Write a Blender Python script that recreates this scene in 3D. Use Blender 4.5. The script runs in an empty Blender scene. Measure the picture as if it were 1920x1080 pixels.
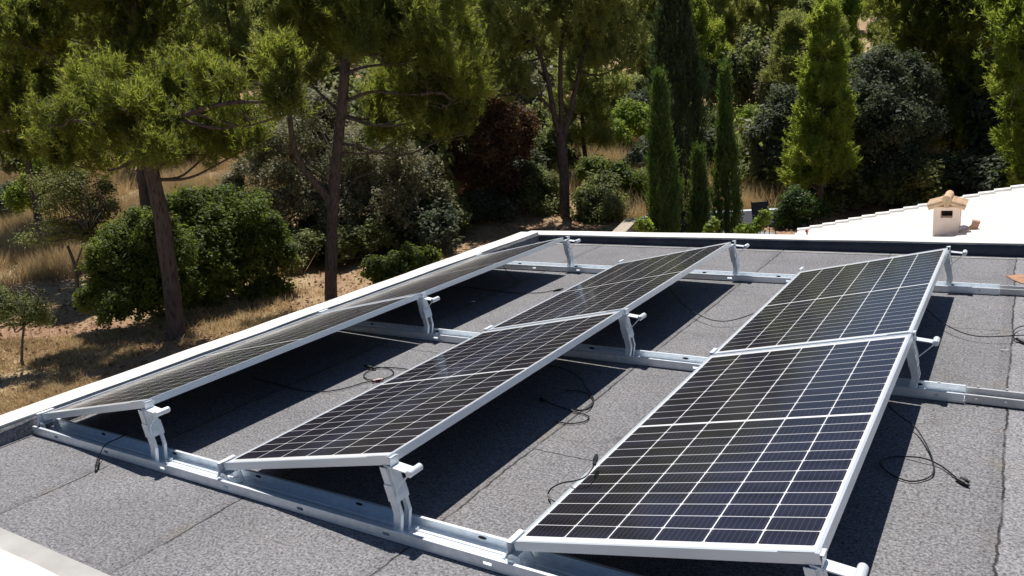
import bpy, bmesh, math, random
import numpy as np
from mathutils import Vector, Matrix, noise as mnoise
R = math.radians
rng = np.random.default_rng(7)
random.seed(7)
scene = bpy.context.scene
COL = scene.collection

# ------------------------------------------------------------------ camera
CAM = np.array([4.5264, -2.0423, 1.6105])
YAW, PIT, ROL, FPX = -0.5795, 0.2344, -0.0819, 1487.4
_f = np.array([math.sin(YAW)*math.cos(PIT), math.cos(YAW)*math.cos(PIT), -math.sin(PIT)])
_r = np.cross(_f, [0, 0, 1.0]); _r /= np.linalg.norm(_r)
_u = np.cross(_r, _f)
RT = _r*math.cos(ROL) + _u*math.sin(ROL)
UP = -_r*math.sin(ROL) + _u*math.cos(ROL)
cam = bpy.data.cameras.new('camera'); camo = bpy.data.objects.new('camera', cam); COL.objects.link(camo)
camo.matrix_world = Matrix(((RT[0], UP[0], -_f[0], CAM[0]), (RT[1], UP[1], -_f[1], CAM[1]), (RT[2], UP[2], -_f[2], CAM[2]), (0, 0, 0, 1)))
cam.sensor_width = 36; cam.lens = FPX/1920*36; cam.clip_end = 2000; cam.clip_start = 0.05
scene.camera = camo
FH = np.array([_f[0], _f[1], 0]); FH /= np.linalg.norm(FH)
RH = np.array([FH[1], -FH[0], 0])

def ray(px, py): return _f + RT*(px-960)/FPX - UP*(py-540)/FPX
def atz(px, py, z=0.0):                 # surveyed point: where that sight line meets height z
    d = ray(px, py); t = (z-CAM[2])/d[2]; return CAM+t*d
def atD(px, py, D):                     # surveyed point at horizontal distance D
    d = ray(px, py); return CAM + d*(D/(d@FH))

# ------------------------------------------------------------------ light
SUN = np.array([-0.19, 0.33, 1.0]); SUN /= np.linalg.norm(SUN)
world = bpy.data.worlds.new('World'); scene.world = world; world.use_nodes = True
wn = world.node_tree; bg = wn.nodes['Background']
sky = wn.nodes.new('ShaderNodeTexSky'); sky.sky_type = 'NISHITA'; sky.sun_disc = False
sky.sun_elevation = math.asin(SUN[2]); sky.sun_rotation = math.atan2(SUN[0], SUN[1])
sky.air_density = 1.0; sky.dust_density = 0.2; sky.ozone_density = 4.0
wn.links.new(sky.outputs[0], bg.inputs[0]); bg.inputs[1].default_value = 0.05
sl = bpy.data.lights.new('sun', 'SUN'); so = bpy.data.objects.new('sun', sl); COL.objects.link(so)
sl.energy = 5.0; sl.angle = R(0.53); sl.color = (1, 0.95, 0.87)
so.rotation_euler = Vector(SUN).to_track_quat('Z', 'Y').to_euler(); so.location = (0, 0, 30)
scene.view_settings.view_transform = 'Standard'; scene.view_settings.look = 'None'
scene.view_settings.exposure = 0.15; scene.view_settings.gamma = 1.0
scene.cycles.max_bounces = 8; scene.cycles.transparent_max_bounces = 8

# ------------------------------------------------------------------ node helper
class NT:
    def __init__(s, name):
        s.m = bpy.data.materials.new(name); s.m.use_nodes = True; s.t = s.m.node_tree
        s.b = s.t.nodes['Principled BSDF']; s.out = s.t.nodes['Material Output']
    def n(s, typ, **kw):
        x = s.t.nodes.new(typ)
        for k, v in kw.items(): setattr(x, k, v)
        return x
    def put(s, sock, v):
        if isinstance(v, bpy.types.NodeSocket): s.t.links.new(v, sock)
        else: sock.default_value = v
    def ma(s, op, a, b=None, c=None, clamp=False):
        x = s.n('ShaderNodeMath', operation=op, use_clamp=clamp)
        s.put(x.inputs[0], a)
        if b is not None: s.put(x.inputs[1], b)
        if c is not None: s.put(x.inputs[2], c)
        return x.outputs[0]
    def sep(s, v):
        x = s.n('ShaderNodeSeparateXYZ'); s.put(x.inputs[0], v); return x.outputs
    def obj(s): return s.n('ShaderNodeTexCoord').outputs['Object']
    def noise(s, vec, scale, detail=3, rough=.55):
        x = s.n('ShaderNodeTexNoise'); s.put(x.inputs['Vector'], vec)
        x.inputs['Scale'].default_value = scale; x.inputs['Detail'].default_value = detail; x.inputs['Roughness'].default_value = rough
        return x.outputs['Fac']
    def mix(s, f, a, b):
        x = s.n('ShaderNodeMix', data_type='RGBA')
        s.put(x.inputs[0], f)
        for i, v in ((6, a), (7, b)):
            if not isinstance(v, bpy.types.NodeSocket): v = tuple(v)+(1,) if len(v) == 3 else v
            s.put(x.inputs[i], v)
        return x.outputs[2]
    def ramp(s, f, stops):
        x = s.n('ShaderNodeValToRGB'); s.put(x.inputs[0], f); e = x.color_ramp.elements
        while len(e) < len(stops): e.new(0.5)
        for k, (p, c) in enumerate(stops):
            e[k].position = p; e[k].color = tuple(c)+(1,) if len(c) == 3 else c
        return x.outputs[0]
    def rng(s, f, a, b, c=0., d=1.):
        x = s.n('ShaderNodeMapRange'); s.put(x.inputs[0], f)
        for k, v in enumerate((a, b, c, d)): x.inputs[k+1].default_value = v
        return x.outputs[0]
    def bump(s, h, strength=.3, dist=.01):
        x = s.n('ShaderNodeBump'); s.put(x.inputs['Height'], h); x.inputs['Strength'].default_value = strength; x.inputs['Distance'].default_value = dist
        s.t.links.new(x.outputs[0], s.b.inputs['Normal'])
    def set(s, col=None, rough=None, metal=None, spec=None):
        for k, v in (('Base Color', col), ('Roughness', rough), ('Metallic', metal), ('Specular IOR Level', spec)):
            if v is None: continue
            if isinstance(v, (tuple, list)) and len(v) == 3: v = tuple(v)+(1,)
            s.put(s.b.inputs[k], v)
        return s

def simple(name, col, rough=.6, metal=0., var=.15, scale=8, bump=0., bscale=60, spec=.5):
    s = NT(name); o = s.obj()
    f = s.noise(o, scale, 5)
    lo = tuple(c*(1-var) for c in col); hi = tuple(min(1, c*(1+var)) for c in col)
    s.set(s.mix(s.rng(f, .3, .7), lo, hi), rough, metal, spec)
    if bump: s.bump(s.noise(o, bscale, 4), bump, .01)
    return s.m

# membrane: mineral felt, sheets with ragged lap seams
def mat_membrane():
    s = NT('roof_felt'); o = s.obj(); X, Y, Z = s.sep(o)
    g1 = s.noise(o, 85, 3, .8); g2 = s.noise(o, 28, 4, .65); big = s.noise(o, 1.3, 4); med = s.noise(o, 5.5, 5, .65)
    f = s.ma('ADD', s.ma('MULTIPLY', s.ma('SUBTRACT', g1, .5), 3.2), s.ma('MULTIPLY', s.ma('SUBTRACT', g2, .5), .8))
    v = s.ma('ADD', .195, s.ma('MULTIPLY', f, .27))
    v = s.ma('MULTIPLY', v, s.rng(big, .3, .7, .86, 1.12))
    v = s.ma('MULTIPLY', v, s.rng(med, .62, .74, 1.0, .62))
    pud = s.noise(o, .75, 3, .5); v = s.ma('MULTIPLY', v, s.rng(s.ma('ABSOLUTE', s.ma('SUBTRACT', pud, .5)), .0, .02, .90, 1.0))
    v = s.ma('ADD', v, s.rng(s.noise(o, 210, 1, .5), .68, .76, 0, .16))
    wob = s.ma('ADD', s.ma('MULTIPLY', s.ma('SUBTRACT', s.noise(o, 9, 4, .7), .5), .035), s.ma('MULTIPLY', s.ma('SUBTRACT', s.noise(o, 1.1, 1), .5), .05))
    xw = s.ma('ADD', X, wob)
    br = s.noise(o, 6, 3)
    seam = 0.0; band = 0.0
    for x0 in (-.13, .79, 1.73, 2.665, 3.6, 4.54, 5.47):
        d = s.ma('SUBTRACT', xw, x0)
        l = s.rng(s.ma('ABSOLUTE', d), .0018, .006, 1, 0)
        l = s.ma('MULTIPLY', l, s.rng(br, .36, .5, .35, 1))
        seam = s.ma('MAXIMUM', seam, l)
        b = s.ma('MULTIPLY', s.ma('GREATER_THAN', d, -.055), s.ma('LESS_THAN', d, 0))
        band = s.ma('MAXIMUM', band, b)
    yw = s.ma('ADD', Y, wob)
    for y0, xa, xb in ((.87, 2.66, 3.6), (3.4, 3.6, 4.54), (1.9, .79, 1.73), (4.95, 4.54, 5.47)):
        l = s.rng(s.ma('ABSOLUTE', s.ma('SUBTRACT', yw, y0)), .0015, .005, .8, 0)
        l = s.ma('MULTIPLY', l, s.ma('MULTIPLY', s.ma('GREATER_THAN', X, xa), s.ma('LESS_THAN', X, xb)))
        seam = s.ma('MAXIMUM', seam, l)
    sheet = s.ma('GREATER_THAN', xw, 4.54)
    v = s.ma('MULTIPLY', v, s.ma('ADD', 1, s.ma('MULTIPLY', sheet, .22)))
    v = s.ma('MULTIPLY', v, s.ma('SUBTRACT', 1, s.ma('MULTIPLY', band, .12)))
    v = s.ma('MAXIMUM', v, .03)
    v = s.ma('MULTIPLY', v, s.ma('SUBTRACT', 1, s.ma('MULTIPLY', seam, .85)))
    c = s.n('ShaderNodeCombineColor')
    s.put(c.inputs[0], s.ma('MULTIPLY', v, 1.0)); s.put(c.inputs[1], s.ma('MULTIPLY', v, .99)); s.put(c.inputs[2], s.ma('MULTIPLY', v, 1.06))
    sp = s.ma('MULTIPLY', s.rng(s.noise(o, 33, 2, .6), .70, .74, 0, 1), s.rng(s.noise(o, 1.9, 2), .45, .62, 0, .8))
    # tan lichen tinge on the laps
    tan = s.ma('MULTIPLY', s.rng(s.noise(o, 3.1, 4), .52, .68, 0, .35), s.ma('ADD', s.ma('MULTIPLY', band, .8), .2))
    s.set(s.mix(sp, s.mix(tan, c.outputs[0], (.23, .19, .14)), (.12, .085, .055)), .85, 0, .3)
    h = s.ma('ADD', s.ma('MULTIPLY', g1, .5), s.ma('MULTIPLY', seam, -1.2))
    s.bump(s.ma('ADD', h, s.ma('MULTIPLY', g2, .4)), .8, .006)
    return s.m

def mat_panel():
    s = NT('solar_glass'); o = s.obj(); U, V, Z = s.sep(o)   # U 0..1.038, V 0..2.113 from the low front corner
    W_, L_ = 1.038, 2.113
    cp, rp = .1662, .0838
    u = s.ma('SUBTRACT', U, (W_-6*cp)/2)
    vc = s.ma('SUBTRACT', s.ma('ABSOLUTE', s.ma('SUBTRACT', V, L_/2)), .0075)
    fu = s.ma('FRACT', s.ma('DIVIDE', u, cp)); fv = s.ma('FRACT', s.ma('DIVIDE', vc, rp))
    du = s.ma('MULTIPLY', s.ma('SUBTRACT', .5, s.ma('ABSOLUTE', s.ma('SUBTRACT', fu, .5))), cp)
    dv = s.ma('MULTIPLY', s.ma('SUBTRACT', .5, s.ma('ABSOLUTE', s.ma('SUBTRACT', fv, .5))), rp)
    gap = s.ma('MAXIMUM', s.ma('LESS_THAN', du, .0023), s.ma('LESS_THAN', dv, .0015))
    gap = s.ma('MAXIMUM', gap, s.ma('LESS_THAN', s.ma('ADD', du, dv), .0085))       # clipped cell corners
    gap = s.ma('MAXIMUM', gap, s.ma('LESS_THAN', vc, 0.0))
    gap = s.ma('MAXIMUM', gap, s.ma('GREATER_THAN', vc, 12*rp))
    gap = s.ma('MAXIMUM', gap, s.ma('LESS_THAN', u, 0.0)); gap = s.ma('MAXIMUM', gap, s.ma('GREATER_THAN', u, 6*cp))
    fb = s.ma('ABSOLUTE', s.ma('SUBTRACT', s.ma('FRACT', s.ma('MULTIPLY', fu, 9)), .5))
    bus = s.ma('MULTIPLY', s.ma('LESS_THAN', fb, .045), .22)
    wn_ = s.n('ShaderNodeTexWhiteNoise', noise_dimensions='2D')
    cc = s.n('ShaderNodeCombineXYZ'); s.put(cc.inputs[0], s.ma('FLOOR', s.ma('DIVIDE', u, cp))); s.put(cc.inputs[1], s.ma('FLOOR', s.ma('DIVIDE', V, rp)))
    s.put(wn_.inputs['Vector'], cc.outputs[0])
    cell = s.mix(wn_.outputs['Value'], (.010, .008, .014), (.017, .015, .030))
    cell = s.mix(bus, cell, (.22, .22, .25))
    dust = s.rng(s.noise(o, 3, 6, .7), .35, .75, 0, .022)
    cell = s.mix(dust, cell, (.4, .35, .3))
    s.set(s.mix(gap, cell, (.80, .81, .84)), s.rng(s.noise(o, 9, 4), .3, .7, .10, .15), 0, .75)
    s.b.inputs['Sheen Weight'].default_value = .12; s.b.inputs['Sheen Roughness'].default_value = .35; s.b.inputs['Sheen Tint'].default_value = (1, .9, .78, 1)
    return s.m

M = {}
M['felt'] = mat_membrane()
M['panel'] = mat_panel()
M['frame'] = simple('anodised_aluminium', (.74, .80, .87), .34, .5, .04, 5)  # blue tint stands in for reflected sky
M['galv'] = simple('galvanised_steel', (.80, .85, .90), .40, .35, .09, 30, .15, 120)  # blue of the reflected sky mixed into the steel colour
M['galvdull'] = simple('dull_galvanised_steel', (.55, .56, .58), .5, .6, .14, 20, .1, 80)
M['backsheet'] = simple('dark_backsheet', (.05, .05, .055), .6)  # unseen underside, coloured dark to deepen the shade under the panels
M['black'] = simple('black_rubber', (.016, .016, .018), .45, 0, .2, 30)
M['red'] = simple('dark_red_plastic', (.12, .02, .03), .4)
M['coping'] = simple('white_painted_coping', (.76, .73, .68), .75, 0, .14, 7, .35, 25)
M['tanrim'] = simple('tan_render', (.52, .42, .33), .85, 0, .2, 8, .3, 30)
M['upstand'] = simple('smooth_bitumen_upstand', (.04, .046, .062), .7, 0, .35, 6, .4, 20)
M['cement'] = simple('grey_cement_strip', (.40, .39, .38), .8, 0, .14, 5, .25, 30)
M['wall'] = simple('white_render_wall', (.74, .72, .68), .85, 0, .08, 2, .2, 20)
M['shadewall'] = simple('shade_tinted_render', (.55, .58, .62), .85, 0, .10, 2, .2, 20)  # white wall with its blue shade put into the colour
M['stone'] = simple('tan_stone', (.42, .36, .29), .9, 0, .3, 9, .6, 14)
M['tile'] = simple('overexposed_roof_tile', (.88, .86, .82), .8, 0, .08, 4, .2, 40)  # cream tile, whitened so the blown-out sun is in the colour
M['terra'] = simple('pale_terracotta', (.60, .42, .27), .8, 0, .25, 14, .4, 40)
M['peach'] = simple('peach_render', (.93, .76, .65), .85, 0, .07, 5, .2, 50)
M['soot_shade'] = simple('soot_and_hole_shade', (.02, .012, .012), .9)  # near-black for flue soot and for shade painted into holes
M['brick'] = simple('brown_brick_fragment', (.42, .25, .17), .85, 0, .25, 30, .4, 60)
M['patch'] = simple('brown_patch', (.40, .22, .14), .9, 0, .3, 18, .4, 60)
M['darkfab'] = simple('dark_sling_fabric', (.015, .018, .028), .7)
M['deck'] = simple('grey_paving', (.26, .27, .29), .8, 0, .15, 3)
M['white'] = simple('white_plastic', (.8, .8, .78), .5)
M['flower'] = simple('red_petals', (.55, .02, .06), .6)

def mat_bark(name, a, b):
    s = NT(name); o = s.obj()
    mp = s.n('ShaderNodeMapping'); s.put(mp.inputs[0], o); mp.inputs['Scale'].default_value = (6, 6, 1.6)
    n1 = s.noise(mp.outputs[0], 2.2, 6, .7)
    v = s.n('ShaderNodeTexVoronoi'); s.put(v.inputs[0], mp.outputs[0]); v.inputs['Scale'].default_value = 3
    f = s.ma('MULTIPLY', n1, s.rng(v.outputs[0], 0, .5, .5, 1.2))
    s.set(s.mix(s.rng(f, .2, .65), a, b), .95, 0, .2)
    s.bump(f, .9, .04)
    return s.m
M['bark'] = mat_bark('pine_bark', (.022, .019, .02), (.125, .10, .095))
M['barkgrey'] = mat_bark('grey_bark', (.04, .035, .03), (.19, .17, .15))

def mat_leaf(name, a, b, ta, tb, trans=.45, rough=.55, scale=.9):
    s = NT(name); o = s.obj()
    f = s.noise(o, scale, 3, .6)
    isl = s.n('ShaderNodeNewGeometry').outputs['Random Per Island']
    oi = s.n('ShaderNodeObjectInfo').outputs['Random']
    g = s.ma('ADD', s.rng(f, .38, .66, 0, .65), s.ma('ADD', s.ma('MULTIPLY', isl, .25), s.ma('MULTIPLY', oi, .15)), clamp=True)
    s.set(s.mix(g, a, b), rough, 0, .35)
    tr = s.n('ShaderNodeBsdfTranslucent'); s.put(tr.inputs[0], s.mix(g, ta, tb))
    mx = s.n('ShaderNodeMixShader'); mx.inputs[0].default_value = trans
    s.t.links.new(s.b.outputs[0], mx.inputs[1]); s.t.links.new(tr.outputs[0], mx.inputs[2])
    s.t.links.new(mx.outputs[0], s.out.inputs[0])
    return s.m
M['pine'] = mat_leaf('pine_needles', (.04, .062, .016), (.12, .145, .035), (.12, .16, .025), (.62, .68, .10), .5)
M['pineyoung'] = mat_leaf('young_pine_needles', (.09, .14, .025), (.17, .22, .045), (.32, .44, .05), (.68, .76, .12), .52)
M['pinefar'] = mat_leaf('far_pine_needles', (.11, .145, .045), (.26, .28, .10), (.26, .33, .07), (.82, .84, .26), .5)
M['cypress'] = mat_leaf('cypress_scales', (.025, .06, .018), (.075, .12, .03), (.06, .14, .02), (.26, .38, .06), .42)
M['cypressdark'] = mat_leaf('dark_cypress_scales', (.016, .036, .018), (.045, .07, .03), (.02, .05, .02), (.14, .20, .06), .35)
M['lentisk'] = mat_leaf('glossy_green_leaves', (.04, .07, .014), (.12, .155, .03), (.08, .16, .015), (.42, .50, .07), .42, .6)
M['olive'] = mat_leaf('grey_olive_leaves', (.15, .155, .09), (.33, .31, .20), (.2, .21, .1), (.45, .43, .24), .38, .55)
M['oliveg'] = mat_leaf('olive_green_leaves', (.09, .11, .045), (.22, .235, .10), (.20, .26, .07), (.52, .56, .18), .45)
M['oak'] = mat_leaf('dark_oak_leaves', (.035, .055, .035), (.13, .15, .10), (.05, .09, .03), (.26, .30, .14), .35, .65)
M['maroon'] = mat_leaf('brownish_leaves', (.08, .045, .03), (.17, .10, .055), (.15, .07, .03), (.36, .2, .08), .4, .6)
M['vine'] = mat_leaf('yellow_green_leaves', (.12, .18, .03), (.2, .26, .05), (.34, .48, .06), (.5, .6, .1), .5)
M['drygrass'] = mat_leaf('dry_grass_blades', (.50, .38, .22), (.76, .61, .38), (.42, .31, .16), (.66, .52, .29), .4, .8, .5)
M['litter'] = mat_leaf('fallen_leaves', (.13, .07, .035), (.42, .24, .13), (.1, .05, .02), (.3, .16, .08), .15, .8, 1.5)

def mat_ground():
    s = NT('dry_soil'); o = s.obj()
    a = s.noise(o, .22, 5); b = s.noise(o, 1.7, 6, .65); c = s.noise(o, 9, 6, .75); d = s.noise(o, 40, 3, .8)
    soil = s.mix(s.rng(c, .35, .65), (.20, .12, .07), (.50, .32, .21))
    straw = s.mix(s.rng(d, .3, .7), (.34, .25, .14), (.60, .46, .29))
    col = s.mix(s.rng(s.ma('ADD', a, s.ma('MULTIPLY', b, .5)), .62, .85), soil, straw)
    s.set(col, .95, 0, .2)
    s.bump(s.ma('ADD', c, s.ma('MULTIPLY', d, .4)), .8, .06)
    return s.m
M['ground'] = mat_ground()

# ------------------------------------------------------------------ object helpers
def tag(o, label=None, cat=None, group=None, kind=None):
    if label: o['label'] = label
    if cat: o['category'] = cat
    if group: o['group'] = group
    if kind: o['kind'] = kind
    return o
def empty(name, loc, label, cat, group=None):
    o = bpy.data.objects.new(name, None); COL.objects.link(o); o.location = Vector([float(v) for v in loc]); o.empty_display_size = .2
    return tag(o, label, cat, group)
def link(name, me, parent=None, loc=None):
    o = bpy.data.objects.new(name, me); COL.objects.link(o)
    if parent is not None: o.parent = parent
    if loc is not None: o.location = Vector([float(v) for v in loc])
    return o
def mesh_np(name, V, F, mat, smooth=False):
    V = np.asarray(V, np.float32); F = np.asarray(F, np.int32)
    me = bpy.data.meshes.new(name); k = F.shape[1]
    me.vertices.add(len(V)); me.vertices.foreach_set('co', V.ravel())
    me.loops.add(F.size); me.loops.foreach_set('vertex_index', F.ravel())
    me.polygons.add(len(F)); me.polygons.foreach_set('loop_start', np.arange(0, F.size, k, dtype=np.int32))
    me.polygons.foreach_set('loop_total', np.full(len(F), k, np.int32))
    if smooth: me.polygons.foreach_set('use_smooth', np.ones(len(F), bool))
    me.update(calc_edges=True); me.materials.append(mat); return me
class MB:
    def __init__(s): s.v = []; s.f = []
    def add(s, vs, fs):
        n = len(s.v); s.v += [tuple(float(c) for c in v) for v in vs]; s.f += [tuple(i+n for i in f) for f in fs]; return s
    def box(s, x0, x1, y0, y1, z0, z1, M4=None):
        vs = [(x, y, z) for z in (z0, z1) for y in (y0, y1) for x in (x0, x1)]
        if M4 is not None: vs = [M4 @ Vector(v) for v in vs]
        return s.add(vs, [(0, 2, 3, 1), (4, 5, 7, 6), (0, 1, 5, 4), (2, 6, 7, 3), (0, 4, 6, 2), (1, 3, 7, 5)])
    def prism(s, prof, axis, a, b):    # prof: 2D outline, extruded along axis from a to b
        def p3(p, t):
            return {0: (t, p[0], p[1]), 1: (p[0], t, p[1]), 2: (p[0], p[1], t)}[axis]
        n = len(prof); vs = [p3(p, a) for p in prof]+[p3(p, b) for p in prof]
        fs = [tuple(range(n-1, -1, -1)), tuple(range(n, 2*n))]+[(i, (i+1) % n, (i+1) % n+n, i+n) for i in range(n)]
        return s.add(vs, fs)
    def tube(s, pts, rad, sides=8, cap=True):
        pts = [Vector([float(c) for c in p]) for p in pts]; n = len(pts)
        if not hasattr(rad, '__len__'): rad = [rad]*n
        rings = []; prev = None
        for i, p in enumerate(pts):
            t = (pts[min(i+1, n-1)]-pts[max(i-1, 0)]).normalized()
            if prev is None:
                a = Vector((0, 0, 1)) if abs(t.z) < .9 else Vector((1, 0, 0)); x = t.cross(a).normalized()
            else:
                x = (prev-t*prev.dot(t)).normalized()
            prev = x; y = t.cross(x)
            rings.append([p+(x*math.cos(2*math.pi*k/sides)+y*math.sin(2*math.pi*k/sides))*rad[i] for k in range(sides)])
        vs = [v for r_ in rings for v in r_]
        fs = [(i*sides+k, i*sides+(k+1) % sides, (i+1)*sides+(k+1) % sides, (i+1)*sides+k) for i in range(n-1) for k in range(sides)]
        if cap: fs += [tuple(range(sides-1, -1, -1)), tuple((n-1)*sides+k for k in range(sides))]
        return s.add(vs, fs)
    def mesh(s, name, mat, smooth=False, bevel=0.):
        me = bpy.data.meshes.new(name); me.from_pydata(s.v, [], s.f)
        bm = bmesh.new(); bm.from_mesh(me); bmesh.ops.recalc_face_normals(bm, faces=bm.faces)
        if bevel: bmesh.ops.bevel(bm, geom=list(bm.edges), offset=bevel, segments=2, affect='EDGES', profile=.6)
        bm.to_mesh(me); bm.free()
        if smooth:
            for p in me.polygons: p.use_smooth = True
        me.materials.append(mat); me.update(); return me
    def build(s, name, mat, parent=None, smooth=False, bevel=0., loc=None):
        return link(name, s.mesh(name, mat, smooth, bevel), parent, loc)
def catmull(P, n=8):
    P = [np.array(p, float) for p in P]; P = [2*P[0]-P[1]]+P+[2*P[-1]-P[-2]]; o = []
    for i in range(1, len(P)-2):
        for t in np.linspace(0, 1, n, endpoint=False):
            a, b, c, d = P[i-1:i+3]
            o.append(.5*((2*b)+(-a+c)*t+(2*a-5*b+4*c-d)*t*t+(-a+3*b-3*c+d)*t**3))
    o.append(P[-2]); return o

# ------------------------------------------------------------------ terrain
GZ = -3.0
def sstep(a, b, x): t = np.clip((x-a)/(b-a), 0, 1); return t*t*(3-2*t)
def gz(x, y):
    x = np.asarray(x, float); y = np.asarray(y, float)
    D = (x-CAM[0])*FH[0]+(y-CAM[1])*FH[1]; S = (x-CAM[0])*RH[0]+(y-CAM[1])*RH[1]
    st = 21+5*sstep(0, 8, S)
    e = np.clip(D-st, 0, 19)
    z = GZ + .115*e*e/(e+1.5)*1.08 + .25*np.clip(D-42, 0, 46)
    z = z + (.10*np.sin(x*.9+1.3)*np.sin(y*.7)+.06*np.sin(x*2.3+y*1.9))*sstep(13, 24, D)
    return z
def onground(px, D, py=None):
    p = atD(px, 300 if py is None else py, D); return np.array([p[0], p[1], float(gz(p[0], p[1]))])
gs = np.concatenate([np.linspace(-140, -34, 14), np.linspace(-32, 32, 129), np.linspace(34, 140, 14)])
gd = np.concatenate([np.linspace(-60, 6, 8), np.linspace(8, 60, 131), np.linspace(63, 200, 20)])
S_, D_ = np.meshgrid(gs, gd); GX = CAM[0]+S_*RH[0]+D_*FH[0]; GY = CAM[1]+S_*RH[1]+D_*FH[1]
GV = np.stack([GX, GY, gz(GX, GY)], -1).reshape(-1, 3); nx = len(gs); ny = len(gd)
ii = (np.arange(ny-1)[:, None]*nx+np.arange(nx-1)[None, :]).ravel()
g = link('ground', mesh_np('ground', GV, np.stack([ii, ii+1, ii+nx+1, ii+nx], -1), M['ground'], True)); tag(g, kind='structure')

# ------------------------------------------------------------------ flat roofed house
def backtop(x): return .082+.0065*x
hs = empty('flat_roofed_house', (0, 0, GZ), 'house with a grey felt flat roof and white parapet coping carrying the solar panels', 'house')
def child(mb, name, mat, parent, **k):
    o = mb.build(name, mat, parent, **k); o.location = -Vector(parent.location) if parent.type == 'EMPTY' else Vector((0, 0, 0)); return o
m = MB(); nX = 40
m.box(-.05, 11, -.69, 5.62, -.25, 0.0)
roofo = child(m, 'roof_membrane', M['felt'], hs)
m = MB(); m.box(-.26, 11, -1.0, 5.84, -3.1, -.262)
child(m, 'wall', M['wall'], hs)
# left + back + front coping
def coping(pts_in, pts_out, zt, name):
    m = MB(); n = len(pts_in)
    vs = []
    for (a, b, z) in zip(pts_in, pts_out, zt):
        vs += [(a[0], a[1], z), (b[0], b[1], z-.004), (a[0], a[1], -.26), (b[0], b[1], -.26)]
    fs = []
    for i in range(n-1):
        o = 4*i; p = o+4
        fs += [(o, p, p+1, o+1), (o, o+2, p+2, p), (o+1, p+1, p+3, o+3), (o+2, o+3, p+3, p+2)]
    fs += [(0, 1, 3, 2), (4*n-4, 4*n-2, 4*n-1, 4*n-3)]
    m.add(vs, fs)
    return child(m, name, M['coping'], hs)
ys = np.linspace(-1.02, 5.60, 26)
coping([(-.060+.004*math.sin(y*5), y) for y in ys], [(-.25-.045*min(1, max(0, (y-3)/3)), y) for y in ys], [.110+.002*math.sin(y*7) for y in ys], 'coping')
xs = np.linspace(-.305, 11, 50)
coping([(x, 5.60+.003*math.sin(x*6)) for x in xs], [(x, 5.86) for x in xs], [backtop(x)+.0015*math.sin(x*4) for x in xs], 'coping')
xs = np.linspace(-.07, 11, 30)
coping([(x, -.80+.006*math.sin(x*9)) for x in xs], [(x, -1.02) for x in xs], [.035 for x in xs], 'coping')
m = MB(); m.box(-.07, 11, -.797, -.69, -.1, .006+.004); child(m, 'cement_strip', M['cement'], hs)
# felt upstand lining the inside of the parapet, with a ragged top edge
def upstand(path, nrm, h, name='upstand', mt='upstand'):
    m = MB(); vs = []; fs = []; n = len(path)
    for i, (x, y) in enumerate(path):
        hh = h(x, y)-.010-.008*abs(mnoise.noise(Vector((x*3.1, y*3.1, 1.7))))
        j = .004*mnoise.noise(Vector((x*7, y*7, .3)))
        for off, z in ((.002, hh), (.006+j, hh-.001), (.007+j, .03), (.012+j, .008), (.03+2*j, .0035)):
            vs.append((x+nrm[0]*off, y+nrm[1]*off, z))
    for i in range(n-1):
        for k in range(4):
            a = i*5+k; fs.append((a, a+1, a+6, a+5))
    m.add(vs, fs); return child(m, name, M[mt], hs, smooth=True)
upstand([(x, 5.595) for x in np.linspace(-.06, 11, 240)], (0, -1), lambda x, y: backtop(x))
upstand([(-.054, y) for y in np.linspace(-.6, 5.59, 140)], (1, 0), lambda x, y: .107, mt='felt')
# pale lap line where the upstand felt ends
m = MB()
for a in np.arange(-.05, 10.8, .2):
    w = .008+.010*abs(mnoise.noise(Vector((a*4, 0, 0))))
    m.box(a, a+.197, 5.482-w, 5.482, .002, .0065)
child(m, 'felt_lap', M['coping'], hs)

# ------------------------------------------------------------------ adjoining tiled roof
th_ = empty('tiled_roof_house', (6, 10, GZ), 'lower wing with a tiled roof coloured overexposed white and a small chimney, behind the parapet', 'house')
def tz(x): return -1.433+.2275*(x-.917)
TX = []; st = .235
for k in range(int((12-.9)/st)):
    TX += [(.9+k*st, .030), (.9+(k+1)*st-.002, .0)]
TY = np.arange(6.0, 14.02, .2/8)
V = []; 
for (x, dz) in TX:
    ph = np.abs(((TY/.2) % 1)-.5)*2
    prof = .03*np.sqrt(np.clip(1-(ph/.72)**2, 0, 1))
    V.append(np.stack([np.full_like(TY, x), TY, tz(x)+dz+prof], -1))
V = np.array(V).reshape(-1, 3); nY = len(TY); nXx = len(TX)
ii = (np.arange(nXx-1)[:, None]*nY+np.arange(nY-1)[None, :]).ravel()
o = link('roof_tiles', mesh_np('roof_tiles', V, np.stack([ii, ii+nY, ii+nY+1, ii+1], -1), M['tile']), th_); o.location = -th_.location
m = MB()
for k in range(int((12-.9)/st)):   # stepped verge tiles
    x0 = .9+k*st
    P = [(x0-.02, 14.0, tz(x0)+.03), (x0+st+.03, 14.0, tz(x0+st)+.005+.02)]
    m.tube(P, [.075, .06], 8)
child(m, 'verge_tiles', M['tile'], th_)
m = MB(); m.prism([(1.1, -3.1), (12, -3.1), (12, tz(12)-.05), (1.1, tz(1.1)-.05)], 1, 6.05, 13.95); child(m, 'wall', M['wall'], th_)
# chimney
cx, cy = 3.68, 10.75; cz = tz(cx)
m = MB(); hw, hd, top = .165, .17, .44
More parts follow.
